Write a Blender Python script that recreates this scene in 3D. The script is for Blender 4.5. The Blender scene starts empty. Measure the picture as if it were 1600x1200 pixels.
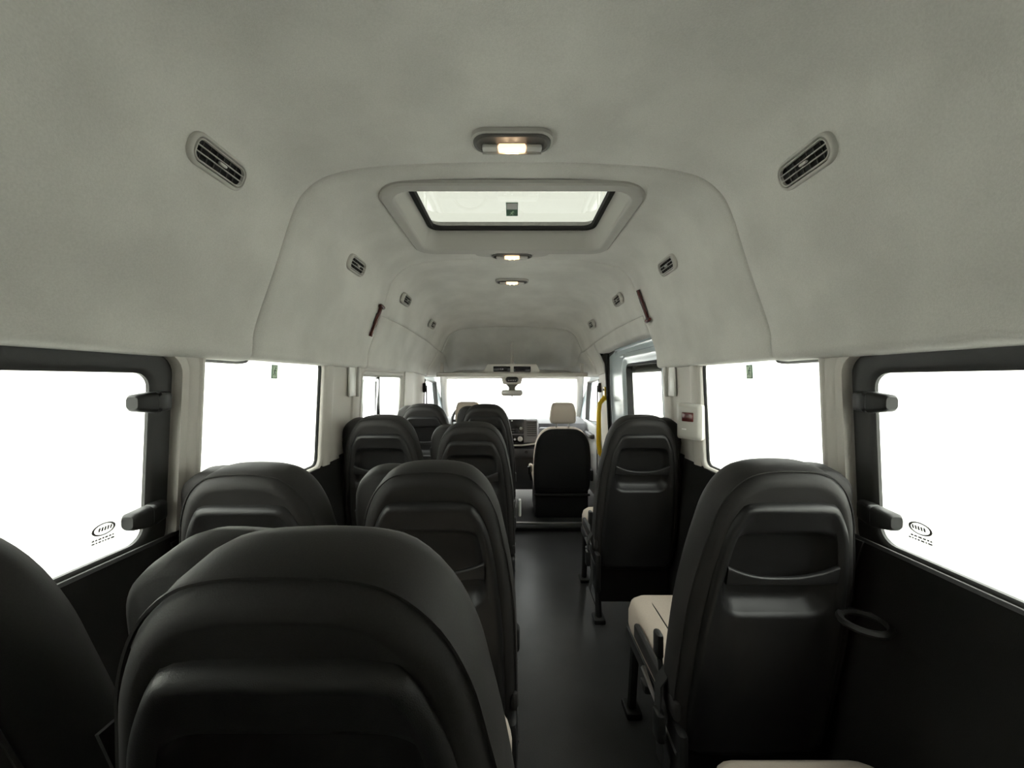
import bpy, math, random
from mathutils import Vector, Matrix
from mathutils.geometry import tessellate_polygon
random.seed(7)
SC = bpy.context.scene
COL = SC.collection
R = math.radians

# ------------------------------------------------------------------ camera
F_PX, CX, CY, CAM_Z = 601.0, 800.0, 594.0, 1.27
cam_d = bpy.data.cameras.new('camera')
cam = bpy.data.objects.new('camera', cam_d); COL.objects.link(cam)
cam_d.sensor_width = 36.0
cam_d.lens = 36.0 * F_PX / 1600.0
cam_d.clip_start = 0.02
cam.location = (0, 0, CAM_Z)
cam.rotation_euler = (R(90) - math.atan((600 - CY) / F_PX), 0, 0)
SC.camera = cam

# ------------------------------------------------------------------ world: a bright white studio all around the van
W = bpy.data.worlds.new('studio'); SC.world = W; W.use_nodes = True
bg = W.node_tree.nodes['Background']
bg.inputs['Color'].default_value = (1.0, 1.0, 0.985, 1)
bg.inputs['Strength'].default_value = 10.5
SC.view_settings.view_transform = 'Standard'
SC.view_settings.look = 'None'
SC.view_settings.gamma = 1.0
SC.view_settings.use_curve_mapping = False
SC.view_settings.exposure = 0.28
SC.cycles.use_denoising = True
SC.cycles.max_bounces = 10
SC.cycles.diffuse_bounces = 6
SC.cycles.transparent_max_bounces = 16

# ------------------------------------------------------------------ materials
def mat(name, col, rough=.6, metal=0., noise=0., nscale=40., bump=0., bscale=200., spec=.5, blotch=0.):
    m = bpy.data.materials.new(name); m.use_nodes = True
    nt = m.node_tree; b = nt.nodes['Principled BSDF']
    b.inputs['Base Color'].default_value = (*col, 1)
    b.inputs['Roughness'].default_value = rough
    b.inputs['Metallic'].default_value = metal
    b.inputs['Specular IOR Level'].default_value = spec
    tc = nt.nodes.new('ShaderNodeTexCoord')
    src = None
    def nz(scale, detail=4):
        n = nt.nodes.new('ShaderNodeTexNoise'); n.inputs['Scale'].default_value = scale
        n.inputs['Detail'].default_value = detail
        nt.links.new(tc.outputs['Object'], n.inputs['Vector']); return n
    if noise or blotch:
        n = nz(nscale)
        mr = nt.nodes.new('ShaderNodeMapRange'); mr.inputs['From Min'].default_value = .3; mr.inputs['From Max'].default_value = .7
        mr.inputs['To Min'].default_value = 1 - noise; mr.inputs['To Max'].default_value = 1 + noise
        nt.links.new(n.outputs['Fac'], mr.inputs['Value'])
        val = mr.outputs['Result']
        if blotch:
            n2 = nz(4.5, 6)
            m2 = nt.nodes.new('ShaderNodeMapRange'); m2.inputs['From Min'].default_value = .35; m2.inputs['From Max'].default_value = .65
            m2.inputs['To Min'].default_value = 1 - blotch; m2.inputs['To Max'].default_value = 1 + blotch * .4
            nt.links.new(n2.outputs['Fac'], m2.inputs['Value'])
            mm = nt.nodes.new('ShaderNodeMath'); mm.operation = 'MULTIPLY'
            nt.links.new(val, mm.inputs[0]); nt.links.new(m2.outputs['Result'], mm.inputs[1]); val = mm.outputs[0]
        vm = nt.nodes.new('ShaderNodeVectorMath'); vm.operation = 'SCALE'
        vm.inputs[0].default_value = col
        nt.links.new(val, vm.inputs['Scale'])
        nt.links.new(vm.outputs['Vector'], b.inputs['Base Color'])
    if bump:
        n = nz(bscale, 3)
        bp = nt.nodes.new('ShaderNodeBump'); bp.inputs['Strength'].default_value = bump; bp.inputs['Distance'].default_value = .002
        nt.links.new(n.outputs['Fac'], bp.inputs['Height']); nt.links.new(bp.outputs['Normal'], b.inputs['Normal'])
    return m

def emit_mat(name, col, strength):
    m = bpy.data.materials.new(name); m.use_nodes = True
    b = m.node_tree.nodes['Principled BSDF']
    b.inputs['Base Color'].default_value = (*col, 1)
    b.inputs['Emission Color'].default_value = (*col, 1)
    b.inputs['Emission Strength'].default_value = strength
    return m

def glass_mat(name, tint, refl=.06):
    m = bpy.data.materials.new(name); m.use_nodes = True
    nt = m.node_tree; nt.nodes.clear()
    out = nt.nodes.new('ShaderNodeOutputMaterial')
    tr = nt.nodes.new('ShaderNodeBsdfTransparent'); tr.inputs['Color'].default_value = (*tint, 1)
    gl = nt.nodes.new('ShaderNodeBsdfGlossy'); gl.inputs['Roughness'].default_value = .02
    lw = nt.nodes.new('ShaderNodeLayerWeight'); lw.inputs['Blend'].default_value = .5
    pw = nt.nodes.new('ShaderNodeMath'); pw.operation = 'POWER'; pw.inputs[1].default_value = 5.0
    nt.links.new(lw.outputs['Facing'], pw.inputs[0])
    fr = nt.nodes.new('ShaderNodeMath'); fr.operation = 'MULTIPLY_ADD'; fr.inputs[1].default_value = .5; fr.inputs[2].default_value = .03
    nt.links.new(pw.outputs[0], fr.inputs[0])
    mx = nt.nodes.new('ShaderNodeMixShader')
    nt.links.new(fr.outputs[0], mx.inputs[0]); nt.links.new(tr.outputs[0], mx.inputs[1]); nt.links.new(gl.outputs[0], mx.inputs[2])
    nt.links.new(mx.outputs[0], out.inputs['Surface'])
    return m

M = dict(
    headliner=mat('grey headliner felt', (.64, .63, .60), .95, noise=.05, nscale=260, bump=.25, bscale=420, spec=.15, blotch=.10),
    seam=mat('dark seam backing', (.05, .05, .048), .9),
    trim=mat('warm grey trim plastic', (.58, .555, .52), .62, noise=.02, nscale=300, bump=.12, bscale=700, spec=.3),
    bezel=mat('mid grey bezel plastic', (.44, .43, .405), .55, bump=.1, bscale=600, spec=.35),
    lightbezel=mat('pale grey vent plastic', (.52, .51, .48), .5, spec=.4),
    lower=mat('charcoal side lining', (.014, .0135, .0135), .7, bump=.2, bscale=500, spec=.25),
    black=mat('black frame plastic', (.035, .035, .034), .45, bump=.1, bscale=600, spec=.35),
    rubber=mat('black rubber', (.012, .012, .012), .7, spec=.3),
    fabric=mat('charcoal seat vinyl', (.021, .0196, .0192), .62, noise=.12, nscale=500, bump=.10, bscale=600, spec=.35),
    shell=mat('black seat shell plastic', (.014, .0138, .0142), .42, bump=.15, bscale=900, spec=.45),
    seatblack=mat('black seat plastic', (.012, .012, .012), .5, spec=.4),
    tan=mat('beige seat upholstery', (.52, .45, .385), .8, noise=.05, nscale=300, bump=.2, bscale=500, spec=.25),
    frontfab=mat('black woven seat cloth', (.012, .012, .0125), .85, noise=.2, nscale=600, bump=.2, bscale=700, spec=.2),
    steel=mat('dull steel', (.45, .45, .45), .35, metal=1.),
    floor=mat('dark vinyl floor', (.045, .045, .046), .36, noise=.25, nscale=350, bump=.08, bscale=300, spec=.45, blotch=.2),
    paint=mat('pale blue grey door paint', (.50, .57, .60), .22, spec=.6),
    glass=glass_mat('green tinted window glass', (.74, .757, .727)),
    roofglass=glass_mat('dark tinted roof glass', (.262, .267, .247)),
    clear=glass_mat('clear windscreen glass', (.97, .99, .98)),
    frost=mat('pale outer glass ledge', (.45, .46, .46), .6),
    lamp=emit_mat('warm lit bulb lens', (1.0, .66, .40), 1.7),
    bulb=emit_mat('glowing bulb', (1.0, .74, .46), 60.),
    lens=mat('clear grey lens', (.55, .55, .53), .15, spec=.7),
    lampdark=mat('dark lamp housing', (.085, .082, .076), .45),
    chrome=mat('satin silver', (.62, .62, .60), .3, metal=.8),
    red=mat('red hammer plastic', (.06, .007, .005), .25, spec=.7),
    redlens=mat('dark red lens', (.075, .006, .005), .25, spec=.6),
    panelgrey=mat('light grey switch box', (.46, .45, .42), .45),
    white=mat('white plastic', (.86, .86, .84), .35),
    yellow=mat('yellow grab rail paint', (.85, .55, .01), .35, spec=.5),
    green=mat('green sign print', (.02, .10, .045), .4),
    palegreen=mat('pale green sign print', (.45, .62, .42), .4),
    ink=mat('grey etched ink', (.16, .16, .155), .6),
    dash=mat('dark grey dashboard', (.045, .045, .048), .6, bump=.1, bscale=500),
    dashlight=mat('mid grey dashboard face', (.20, .20, .21), .55),
    screen=mat('black radio face', (.01, .01, .012), .25),
    print=mat('plain white mark', (.80, .81, .82), .4),  # plain white spots on the radio, console and dash
    belt=mat('black belt webbing', (.010, .010, .010), .85, bump=.2, bscale=900),
    cove=mat('white bounce cove', (.84, .84, .81), .85),
    studio=mat('pale bounce floor', (.30, .30, .29), .8, noise=.03, nscale=3),
    doorcard=mat('grey cab door card', (.34, .345, .34), .6),
)

# ------------------------------------------------------------------ geometry helpers
class G:
    def __init__(s): s.v = []; s.f = []
    def add(s, verts, faces, mtx=None):
        b = len(s.v)
        for p in verts:
            p = Vector(p)
            s.v.append(tuple(mtx @ p) if mtx is not None else tuple(p))
        s.f += [tuple(i + b for i in f) for f in faces]
        return s
    def stack(s, rings, cap0=True, cap1=True, closed=True, mtx=None):
        n = len(rings[0]); v = [p for r in rings for p in r]; f = []
        m = n if closed else n - 1
        for k in range(len(rings) - 1):
            for i in range(m):
                j = (i + 1) % n
                f.append((k*n+i, k*n+j, (k+1)*n+j, (k+1)*n+i))
        if cap0: f.append(tuple(range(n))[::-1])
        if cap1: f.append(tuple((len(rings)-1)*n + i for i in range(n)))
        return s.add(v, f, mtx)
    def rbox(s, c, size, bev=.006, seg=2, mtx=None):
        x, y, z = [a / 2 for a in size]; b = min(bev, x*.95, y*.95, z*.95)
        steps = [(b, -z)] + [(b - b*math.sin(R(90)*k/seg), -z + b - b*math.cos(R(90)*k/seg)) for k in range(1, seg+1)]
        steps = steps + [(i, -zz) for i, zz in reversed(steps)]
        rings = []
        for ins, zz in steps:
            rr = rrect(x - ins, y - ins, max(b - ins, 1e-4) + b*.3, seg)
            rings.append([(c[0]+p[0], c[1]+p[1], c[2]+zz) for p in rr])
        return s.stack(rings, mtx=mtx)
    def tube(s, path, r, n=8, mtx=None, flat=None):
        pts = [Vector(p) for p in path]; rings = []
        ref = None
        for i, p in enumerate(pts):
            t = (pts[min(i+1, len(pts)-1)] - pts[max(i-1, 0)]).normalized()
            if ref is None:
                ref = Vector((0, 0, 1)) if abs(t.z) < .9 else Vector((1, 0, 0))
            a = t.cross(ref).normalized(); ref = a.cross(t).normalized()
            rad = r[i] if isinstance(r, (list, tuple)) else r
            fl = flat or 1.0
            rings.append([tuple(p + a*math.cos(2*math.pi*k/n)*rad + ref*math.sin(2*math.pi*k/n)*rad*fl) for k in range(n)])
        return s.stack(rings, mtx=mtx)
    def build(s, name, m, parent=None, sharp=40):
        me = bpy.data.meshes.new(name); me.from_pydata(s.v, [], s.f); me.update()
        me.polygons.foreach_set('use_smooth', [True] * len(me.polygons))
        me.set_sharp_from_angle(angle=R(sharp))
        me.materials.append(M[m])
        import bmesh
        bm = bmesh.new(); bm.from_mesh(me); bmesh.ops.recalc_face_normals(bm, faces=bm.faces); bm.to_mesh(me); bm.free()
        o = bpy.data.objects.new(name, me); COL.objects.link(o)
        if parent: o.parent = parent
        return o

def rrect(hx, hy, r, seg=4):
    r = min(r, hx*.999, hy*.999); out = []
    for cx_, cy_, a0 in ((hx-r, hy-r, 0), (-hx+r, hy-r, 90), (-hx+r, -hy+r, 180), (hx-r, -hy+r, 270)):
        for k in range(seg + 1):
            a = R(a0 + 90*k/seg); out.append((cx_ + r*math.cos(a), cy_ + r*math.sin(a)))
    return out

def catmull(pts, n):
    out = []
    P = [pts[0]] + list(pts) + [pts[-1]]
    for i in range(1, len(P) - 2):
        p0, p1, p2, p3 = [Vector(p) for p in P[i-1:i+3]]
        for k in range(n):
            t = k / n
            out.append(tuple(.5*((2*p1) + (p2-p0)*t + (2*p0-5*p1+4*p2-p3)*t*t + (3*p1-p0-3*p2+p3)*t**3)))
    out.append(tuple(pts[-1])); return out

def inset2(poly, d):
    n = len(poly); out = []
    area = sum(poly[i][0]*poly[(i+1) % n][1] - poly[(i+1) % n][0]*poly[i][1] for i in range(n))
    s = 1 if area > 0 else -1
    for i in range(n):
        a, b, c = Vector(poly[i-1]), Vector(poly[i]), Vector(poly[(i+1) % n])
        e1 = (b - a); e2 = (c - b)
        if e1.length < 1e-9: e1 = e2
        if e2.length < 1e-9: e2 = e1
        e1 = e1.normalized(); e2 = e2.normalized()
        nrm = Vector((-(e1.y+e2.y), e1.x+e2.x))
        if nrm.length < 1e-9: nrm = Vector((-e1.y, e1.x))
        nrm.normalize()
        out.append(tuple(b + nrm * d * s))
    return out

def polar(poly, c, N=56, ph=0.):
    out = []
    for k in range(N):
        a = 2*math.pi*k/N + ph; dx, dy = math.cos(a), math.sin(a); best = None
        for i in range(len(poly)):
            ax, ay = poly[i][0]-c[0], poly[i][1]-c[1]; bx, by = poly[(i+1) % len(poly)][0]-c[0], poly[(i+1) % len(poly)][1]-c[1]
            ex, ey = bx-ax, by-ay; den = dx*ey - dy*ex
            if abs(den) < 1e-12: continue
            t = (ax*ey - ay*ex)/den; u = (ax*dy - ay*dx)/den
            if t > 0 and -1e-6 <= u <= 1+1e-6 and (best is None or t > best): best = t
        out.append((c[0]+dx*best, c[1]+dy*best))
    return out

def holed(g, outer, holes, fmap, bmap):
    """plate with holes: outer/holes are 2D loops, fmap/bmap give the front and back 3D points"""
    loops = [outer] + holes
    tris = tessellate_polygon([[Vector((p[0], p[1], 0)) for p in l] for l in loops])
    flat = [p for l in loops for p in l]; n = len(flat)
    v = [fmap(p) for p in flat] + [bmap(p) for p in flat]
    f = [tuple(t) for t in tris] + [tuple(i + n for i in t)[::-1] for t in tris]
    b = 0
    for l in loops:
        for i in range(len(l)):
            j = (i+1) % len(l); f.append((b+i, b+j, b+j+n, b+i+n))
        b += len(l)
    return g.add(v, f)

def empty(name, loc=(0, 0, 0), rz=0.):
    o = bpy.data.objects.new(name, None); COL.objects.link(o)
    o.empty_display_size = .05; o.location = loc; o.rotation_euler = (0, 0, rz); return o
def tag(o, label, cat, group=None):
    o['label'] = label; o['category'] = cat
    if group: o['group'] = group
    return o
def struct(o, label=None, cat=None):
    o['kind'] = 'structure'
    if label: o['label'] = label
    if cat: o['category'] = cat
    return o
def copy_tree(o, parent=None):
    c = o.copy(); COL.objects.link(c); c.parent = parent
    for ch in list(o.children): copy_tree(ch, c)
    return c

# ------------------------------------------------------------------ headliner cross-section
HALF = catmull([(.856, 1.334), (.826, 1.337), (.812, 1.349), (.809, 1.375), (.800, 1.44), (.739, 1.617), (.679, 1.797),
                (.637, 1.862), (.575, 1.903), (.48, 1.926), (.36, 1.938), (.18, 1.945), (0, 1.947)], 5)
_k = next(i for i in range(1, len(HALF)) if HALF[i][0] < .43)
_t = (HALF[_k-1][0]-.43)/(HALF[_k-1][0]-HALF[_k][0])
HALF.insert(_k, (.43, HALF[_k-1][1] + _t*(HALF[_k][1]-HALF[_k-1][1])))
def smooth01(t): t = max(0., min(1., t)); return t*t*(3-2*t)
def sec(y, p):
    """move a profile point to its place in the section at y (the roof falls and narrows towards the front)"""
    x, z = p
    drop = .12*smooth01((y-2.5)/1.4) + .42*smooth01((y-3.85)/.55)
    nar = 1 - .05*smooth01((y-2.8)/1.2)
    k = max(0., (z-1.334)/.613)
    zz = z - drop*k - .03*smooth01((y-3.2)/.6)
    return (x*(1 + (nar-1)*min(1, k*2.5)), zz)
def roof_z(x, y=1.5):
    x = abs(x)
    for a, b in zip(HALF, HALF[1:]):
        if b[0] <= x <= a[0] and a[1] > 1.9: return a[1] + (b[1]-a[1])*(a[0]-x)/(a[0]-b[0]+1e-9)
    return 1.934
def side_x(z):
    for a, b in zip(HALF[20:], HALF[21:]):
        if a[1] <= z <= b[1]: return a[0] + (b[0]-a[0])*(z-a[1])/(b[1]-a[1]+1e-9)
    return .8

def half_from(zmin, curl=True):
    if zmin <= 1.335: return list(HALF)
    h = [p for p in HALF[15:] if p[1] >= zmin]
    x0 = side_x(zmin)
    return ([(x0+.10, zmin-.016), (x0+.05, zmin-.014), (x0+.014, zmin-.010), (x0+.002, zmin-.002)] if curl else [(x0+.014, zmin-.002), (x0+.004, zmin+.002)]) + h

def panel(name, m, parent, y0, y1, zl=1.334, zr=1.334, off=0., hole=None, side=None, ztop=None, curl=True, ny=24):
    hl, hr = half_from(zl, curl), half_from(zr, curl)
    if side == 'left': line = [(-x, z) for x, z in hl if z < ztop-.004] + [(-side_x(ztop), ztop)]
    elif side == 'right': line = [(x, z) for x, z in hr if z < ztop-.004] + [(side_x(ztop), ztop)]
    else: line = [(-x, z) for x, z in hl] + [p for p in reversed(hr[:-1])]
    if side:
        x, z = line[-1]; sg = 1 if x > 0 else -1
        line = line + [(x + sg*.004, z+.004), (x + sg*.016, z+.006)]
    # normals (inward)
    nrm = []
    for i in range(len(line)):
        a, b = Vector(line[max(i-1, 0)]), Vector(line[min(i+1, len(line)-1)])
        t = (b-a).normalized(); n = Vector((t.y, -t.x))
        if side == 'right': n = -n
        nrm.append(n)
    e = .010
    ys = [(y0, -.016), (y0+.002, -.006), (y0+e, 0)]
    base = [y0 + e + (y1-y0-2*e)*k/ny for k in range(1, ny)]
    if hole: base = sorted([y for y in base if min(abs(y-hole[1]), abs(y-hole[2])) > .012] + [hole[1], hole[2]])
    ys += [(y, 0) for y in base] + [(y1-e, 0), (y1-.002, -.006), (y1, -.016)]
    v, f = [], []; n = len(line)
    for y, o in ys:
        for p, nn in zip(line, nrm):
            x, z = sec(y, (p[0] + nn.x*(o+off), p[1] + nn.y*(o+off)))
            v.append((x, y, z))
    for k in range(len(ys)-1):
        for i in range(n-1):
            if hole:
                xc = (line[i][0]+line[i+1][0])/2; yc = (ys[k][0]+ys[k+1][0])/2
                if abs(xc) < hole[0] and hole[1] < yc < hole[2] and line[i][1] > 1.9: continue
            f.append((k*n+i, k*n+i+1, (k+1)*n+i+1, (k+1)*n+i))
    g = G(); g.add(v, f); return g.build(name, m, parent, sharp=55)

SEAM1, SEAM2, SEAM3 = 1.205, 2.165, 3.86
HOLE = (.43, 1.36, 1.955)
# outer roof skin, behind the lining panels, so no light slips in at the seams
def skin():
    g = G()
    for y0, y1 in ((-.5, 1.30), (2.02, 4.42)):
        ys = [y0 + (y1-y0)*k/18 for k in range(19)]
        line = [(-x-.075, z+.03 if z > 1.5 else z-.01) for x, z in HALF[::3]] + [(x+.075, z+.03 if z > 1.5 else z-.01) for x, z in reversed(HALF[::3][:-1])]
        v = [(sec(y, p)[0], y, sec(y, p)[1]) for y in ys for p in line]; n = len(line)
        f = [(k*n+i, k*n+i+1, (k+1)*n+i+1, (k+1)*n+i) for k in range(len(ys)-1) for i in range(n-1)]
        g.add(v, f)
    return g
ceiling = struct(skin().build('ceiling', 'seam'), 'high grey felt lined van roof', 'ceiling')
panel('headliner_panel', 'headliner', ceiling, -.5, SEAM1-.004, off=.006, ny=30)
panel('headliner_panel', 'headliner', ceiling, SEAM1+.004, SEAM2-.004, hole=HOLE)
panel('headliner_panel', 'headliner', ceiling, SEAM2+.004, SEAM3-.004, zl=1.637, zr=1.637, curl=False, off=-.004)
panel('side_panel', 'headliner', ceiling, SEAM2+.004, 3.66, side='left', ztop=1.631)
panel('side_panel', 'headliner', ceiling, SEAM2+.004, 3.37, zr=1.545, side='right', ztop=1.631)
panel('side_panel', 'headliner', ceiling, 3.372, 3.66, side='right', ztop=1.631)
for sd in ('left', 'right'): panel('side_panel', 'headliner', ceiling, 3.664, 4.36, side=sd, ztop=1.631)
panel('header_panel', 'headliner', ceiling, SEAM3+.004, 4.40, zl=1.637, zr=1.637, curl=False, off=-.004)

# ------------------------------------------------------------------ studio ground and cove, added to bounce light into the van
CYC = (2.75, 5.0)                                   # flat ground half sizes before the white cove starts
def cyc(r, z): return [(p[0], 2.0 + p[1], z) for p in rrect(CYC[0]+r, CYC[1]+r, 1.6+r, 10)]
g = G(); g.stack([cyc(.02, -.62)], True, False)
struct(g.build('ground', 'studio'), 'grey studio ground added under and around the van to bounce light', 'ground')
g = G(); g.stack([cyc(0, -.62)] + [cyc(1.5*math.sin(R(a)), -.62 + 1.5*(1-math.cos(R(a)))) for a in range(8, 91, 8)] + [cyc(1.5, 1.0), cyc(1.5, 2.4)], False, False)
struct(g.build('wall_cove', 'cove'), 'white curved backdrop added around the van to bounce light', 'wall')
# ------------------------------------------------------------------ floor
g = G(); g.add([(-.92, -.5, 0), (.92, -.5, 0), (.92, 3.22, 0), (-.92, 3.22, 0), (-.92, -.5, -.04), (.92, -.5, -.04), (.92, 3.22, -.04), (-.92, 3.22, -.04)],
               [(0, 1, 2, 3), (7, 6, 5, 4), (0, 3, 7, 4), (1, 5, 6, 2), (0, 4, 5, 1), (3, 2, 6, 7)])
floor = struct(g.build('floor', 'floor'), 'dark speckled vinyl van floor', 'floor')
g = G(); g.rbox((0, 4.06, .0), (1.84, 1.68, .07), .012); cabf = g.build('cab_floor', 'floor', floor)
g = G(); g.rbox((0, 3.215, .036), (1.6, .05, .016), .005); g.build('step_edge', 'rubber', floor)
g = G(); g.rbox((0, 3.30, .042), (1.6, .018, .012), .004); g.build('step_edge', 'chrome', floor)

# ------------------------------------------------------------------ side walls
def wx(z, off=0.): return .865 - (z-.85)*.05 + off
def wall_pt(s, off): return lambda p: (s*wx(p[1], off), p[0], p[1])
def loop(y0, y1, z0, z1, r, seg=6):
    cy_, cz_ = (y0+y1)/2, (z0+z1)/2
    return [(cy_+a, cz_+b) for a, b in rrect((y1-y0)/2, (z1-z0)/2, r, seg)]
def grow(lp, d): return inset2(lp, -d)

REAR = loop(-.08, .985, .84, 1.335, .05)           # opening in the lining around the hinged rear window
REARG = loop(-.03, .925, .882, 1.287, .035)        # visible glass of it
MID = loop(1.055, 1.722, .885, 1.352, .035)
SLD = loop(2.17, 2.985, .885, 1.305, .03)

def wall(s):
    nm = 'left' if s < 0 else 'right'
    g = G(); holes = [REAR, MID] + ([SLD] if s < 0 else [])
    yend = 3.66 if s < 0 else 2.125
    holed(g, [(-.5, .80), (yend, .80), (yend, 1.40), (-.5, 1.40)], holes, wall_pt(s, 0), wall_pt(s, .02))
    if s > 0:
        holed(g, [(3.375, 0), (3.66, 0), (3.66, 1.56), (3.375, 1.56)], [], wall_pt(s, -.01), wall_pt(s, .02))
    w = struct(g.build('wall_'+nm, 'trim'), 'grey plastic lined %s side of the van' % nm, 'wall')
    # soft flared reveal around the rear window
    g = G(); rings = []
    for d, o in ((.055, -.002), (.035, -.004), (.015, .002), (.003, .014), (0, .03), (-.001, .045)):
        rings.append([(s*wx(p[1], o), p[0], p[1]) for p in grow(REAR, d)])
    g.stack(rings, False, False); g.build('window_reveal', 'trim', w)
    for lp in [MID] + ([SLD] if s < 0 else []):
        g = G(); rings = []
        for d, o in ((.022, -.001), (.014, -.006), (.004, -.004), (-.003, .004), (-.004, .022)):
            rings.append([(s*wx(p[1], o), p[0], p[1]) for p in grow(lp, d)])
        g.stack(rings, False, False); g.build('window_reveal', 'trim', w)
    # pillar covers standing proud of the lining, with a sunk middle
    def pillar(plan, z0, z1, m='trim'):
        g = G(); rings = []
        for z in (z0, z0+.008, z1):
            rings.append([(s*wx(z, o), y, z) for y, o in plan])
        g.stack(rings, False, False, closed=False); return g.build('pillar_cover', m, w)
    pillar([(1.738, .02), (1.740, -.004), (1.748, -.008), (1.785, -.014), (1.80, -.010), (1.81, -.002), (1.83, -.001), (2.00, -.001), (2.018, -.004), (2.022, -.014), (2.03, -.018), (2.10, -.018), (2.112, -.014), (2.118, .01), (2.125, .03)], .878, 1.36)
    if s < 0:
        pillar([(3.0, .02), (3.005, -.01), (3.02, -.010), (3.25, -.010), (3.27, -.008), (3.28, -.001), (3.45, -.001), (3.47, -.012), (3.62, -.018), (3.66, -.012), (3.665, .03)], .878, 1.35)
    else:
        pillar([(3.372, .02), (3.376, -.012), (3.39, -.016), (3.62, -.020), (3.66, -.016), (3.665, .03)], .05, 1.36)
    # dark lower lining
    prof = [(.872, .880), (.862, .882), (.856, .876), (.856, .80), (.858, .74), (.850, .705), (.848, .69), (.85, .40), (.85, .36), (.85, .0)]
    g = G()
    ys = [-.5, 1.0, 2.0, 3.66] if s < 0 else [-.5, 1.0, 2.13]
    g.stack([[(s*x, y, z) for x, z in prof] for y in ys], False, False, closed=False)
    g.build('lower_lining', 'lower', w)
    if s > 0:
        g = G(); g.stack([[(s*x, 2.13, z) for x, z in prof] + [(.9, 2.13, 0), (.9, 2.13, .88)]], True, False); g.build('lining_end', 'lower', w)
        # cup holder in the ledge beside the rear seat
        g = G(); g.rbox((.825, .985, .70), (.06, .10, .05), .015); 
        c = g.build('cup_holder', 'lower', w)
        g = G(); pth = [(.812 + .045*math.cos(a), .88 + .045*math.sin(a), .712) for a in [2*math.pi*k/20 for k in range(21)]]
        g.tube(pth, .008, 6); g.build('rim', 'black', c)
    return w
wall_l, wall_r = wall(-1), wall(1)

# rear end behind the camera, made solid to keep light off the seat backs
g = G()
holed(g, [(-.93, 0), (.93, 0), (.93, 1.3), (.70, 1.96), (-.70, 1.96), (-.93, 1.3)], [], lambda p: (p[0], -.46, p[1]), lambda p: (p[0], -.5, p[1]))
wall_rear = struct(g.build('wall_rear', 'trim'), 'unseen grey lined rear doors, windowless to block light from behind', 'wall')

# ------------------------------------------------------------------ side windows
WN = [0]
def wname(): WN[0] += 1; return 'window_%d' % WN[0]
def pane_of(lp, s, off, m, parent, name='pane'):
    g = G(); g.stack([[(s*wx(p[1], off), p[0], p[1]) for p in lp], [(s*wx(p[1], off+.004), p[0], p[1]) for p in lp]]); return g.build(name, m, parent)
for s in (-1, 1):
    sn = 'left' if s < 0 else 'right'
    # rear hinged window: thick black frame, two catches
    g = G(); rings = []
    for base, d, o in ((REAR, .004, .05), (REAR, .002, .030), (REAR, -.006, .022), (REARG, .014, .020), (REARG, .004, .024), (REARG, 0, .028), (REARG, 0, .036)):
        rings.append([(s*wx(p[1], o), p[0], p[1]) for p in (grow(base, d))])
    g.stack(rings, False, False)
    w = struct(g.build(wname(), 'black'), 'rear %s side window in a wide black frame with two catches' % sn, 'window')
    pane_of(grow(REARG, .01), s, .032, 'glass', w)
    g = G(); g.stack([[(s*wx(z, o), y, z) for o, z in ((.050, .850), (.050, .876), (.095, .888), (.095, .850))] for y in (-.06, .945)]); g.build('glass_ledge', 'frost', w)
    for zc in (1.218, .948):
        g = G()
        for (ya, yb, h0, h1, o0, o1, nn) in ((.965, .908, .024, .025, .018, -.004, 0), (.908, .862, .026, .018, -.004, .002, 1)):
            rr = []
            for t in (0, .12, .5, .88, 1):
                y = ya + (yb-ya)*t; h = h0 + (h1-h0)*t; o = o0 + (o1-o0)*t
                k = .75 if t in (0, 1) else 1
                rr.append([(s*wx(zc, o + .004 + q[0]*k), y, zc + q[1]*k) for q in rrect(.018, h, .010, 3)])
            g.stack(rr)
        g.build('window_catch', 'seatblack', w)
    # maker's etching low on the glass: an oval and rows of fine print
    g = G(); X = .029
    c = (.835, .946)
    def P3(a, b): return (s*wx(c[1]+b, X), c[0]+a, c[1]+b)
    N = 24
    for ro, ri, rz in ((.025, .0195, .55),):
        g.stack([[P3(ri*math.cos(2*math.pi*k/N), ri*rz*math.sin(2*math.pi*k/N)) for k in range(N)], [P3(ro*math.cos(2*math.pi*k/N), ro*rz*math.sin(2*math.pi*k/N)) for k in range(N)]], False, False)
    for k in range(5):
        a = -.012 + .006*k; g.add([P3(a, -.004), P3(a+.0044, -.004), P3(a+.0058, .005), P3(a+.0014, .005)], [(0, 1, 2, 3)])
    for row in range(2):
        a = -.024
        while a < .02:
            l = random.uniform(.004, .009); b = -.0215 - row*.0065
            g.add([P3(a, b), P3(a+l, b), P3(a+l, b+.0042), P3(a, b+.0042)], [(0, 1, 2, 3)]); a += l + .0012
    g.build('etched_mark', 'ink', w)
    # middle window
    g = G(); rings = []
    for d, o in ((.002, .012), (-.006, .010), (-.009, .014), (-.009, .022)):
        rings.append([(s*wx(p[1], o), p[0], p[1]) for p in grow(MID, d)])
    g.stack(rings, False, False)
    w = struct(g.build(wname(), 'rubber'), 'fixed %s side window between the grey pillars' % sn, 'window')
    pane_of(grow(MID, .004), s, .016, 'glass', w)
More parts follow.
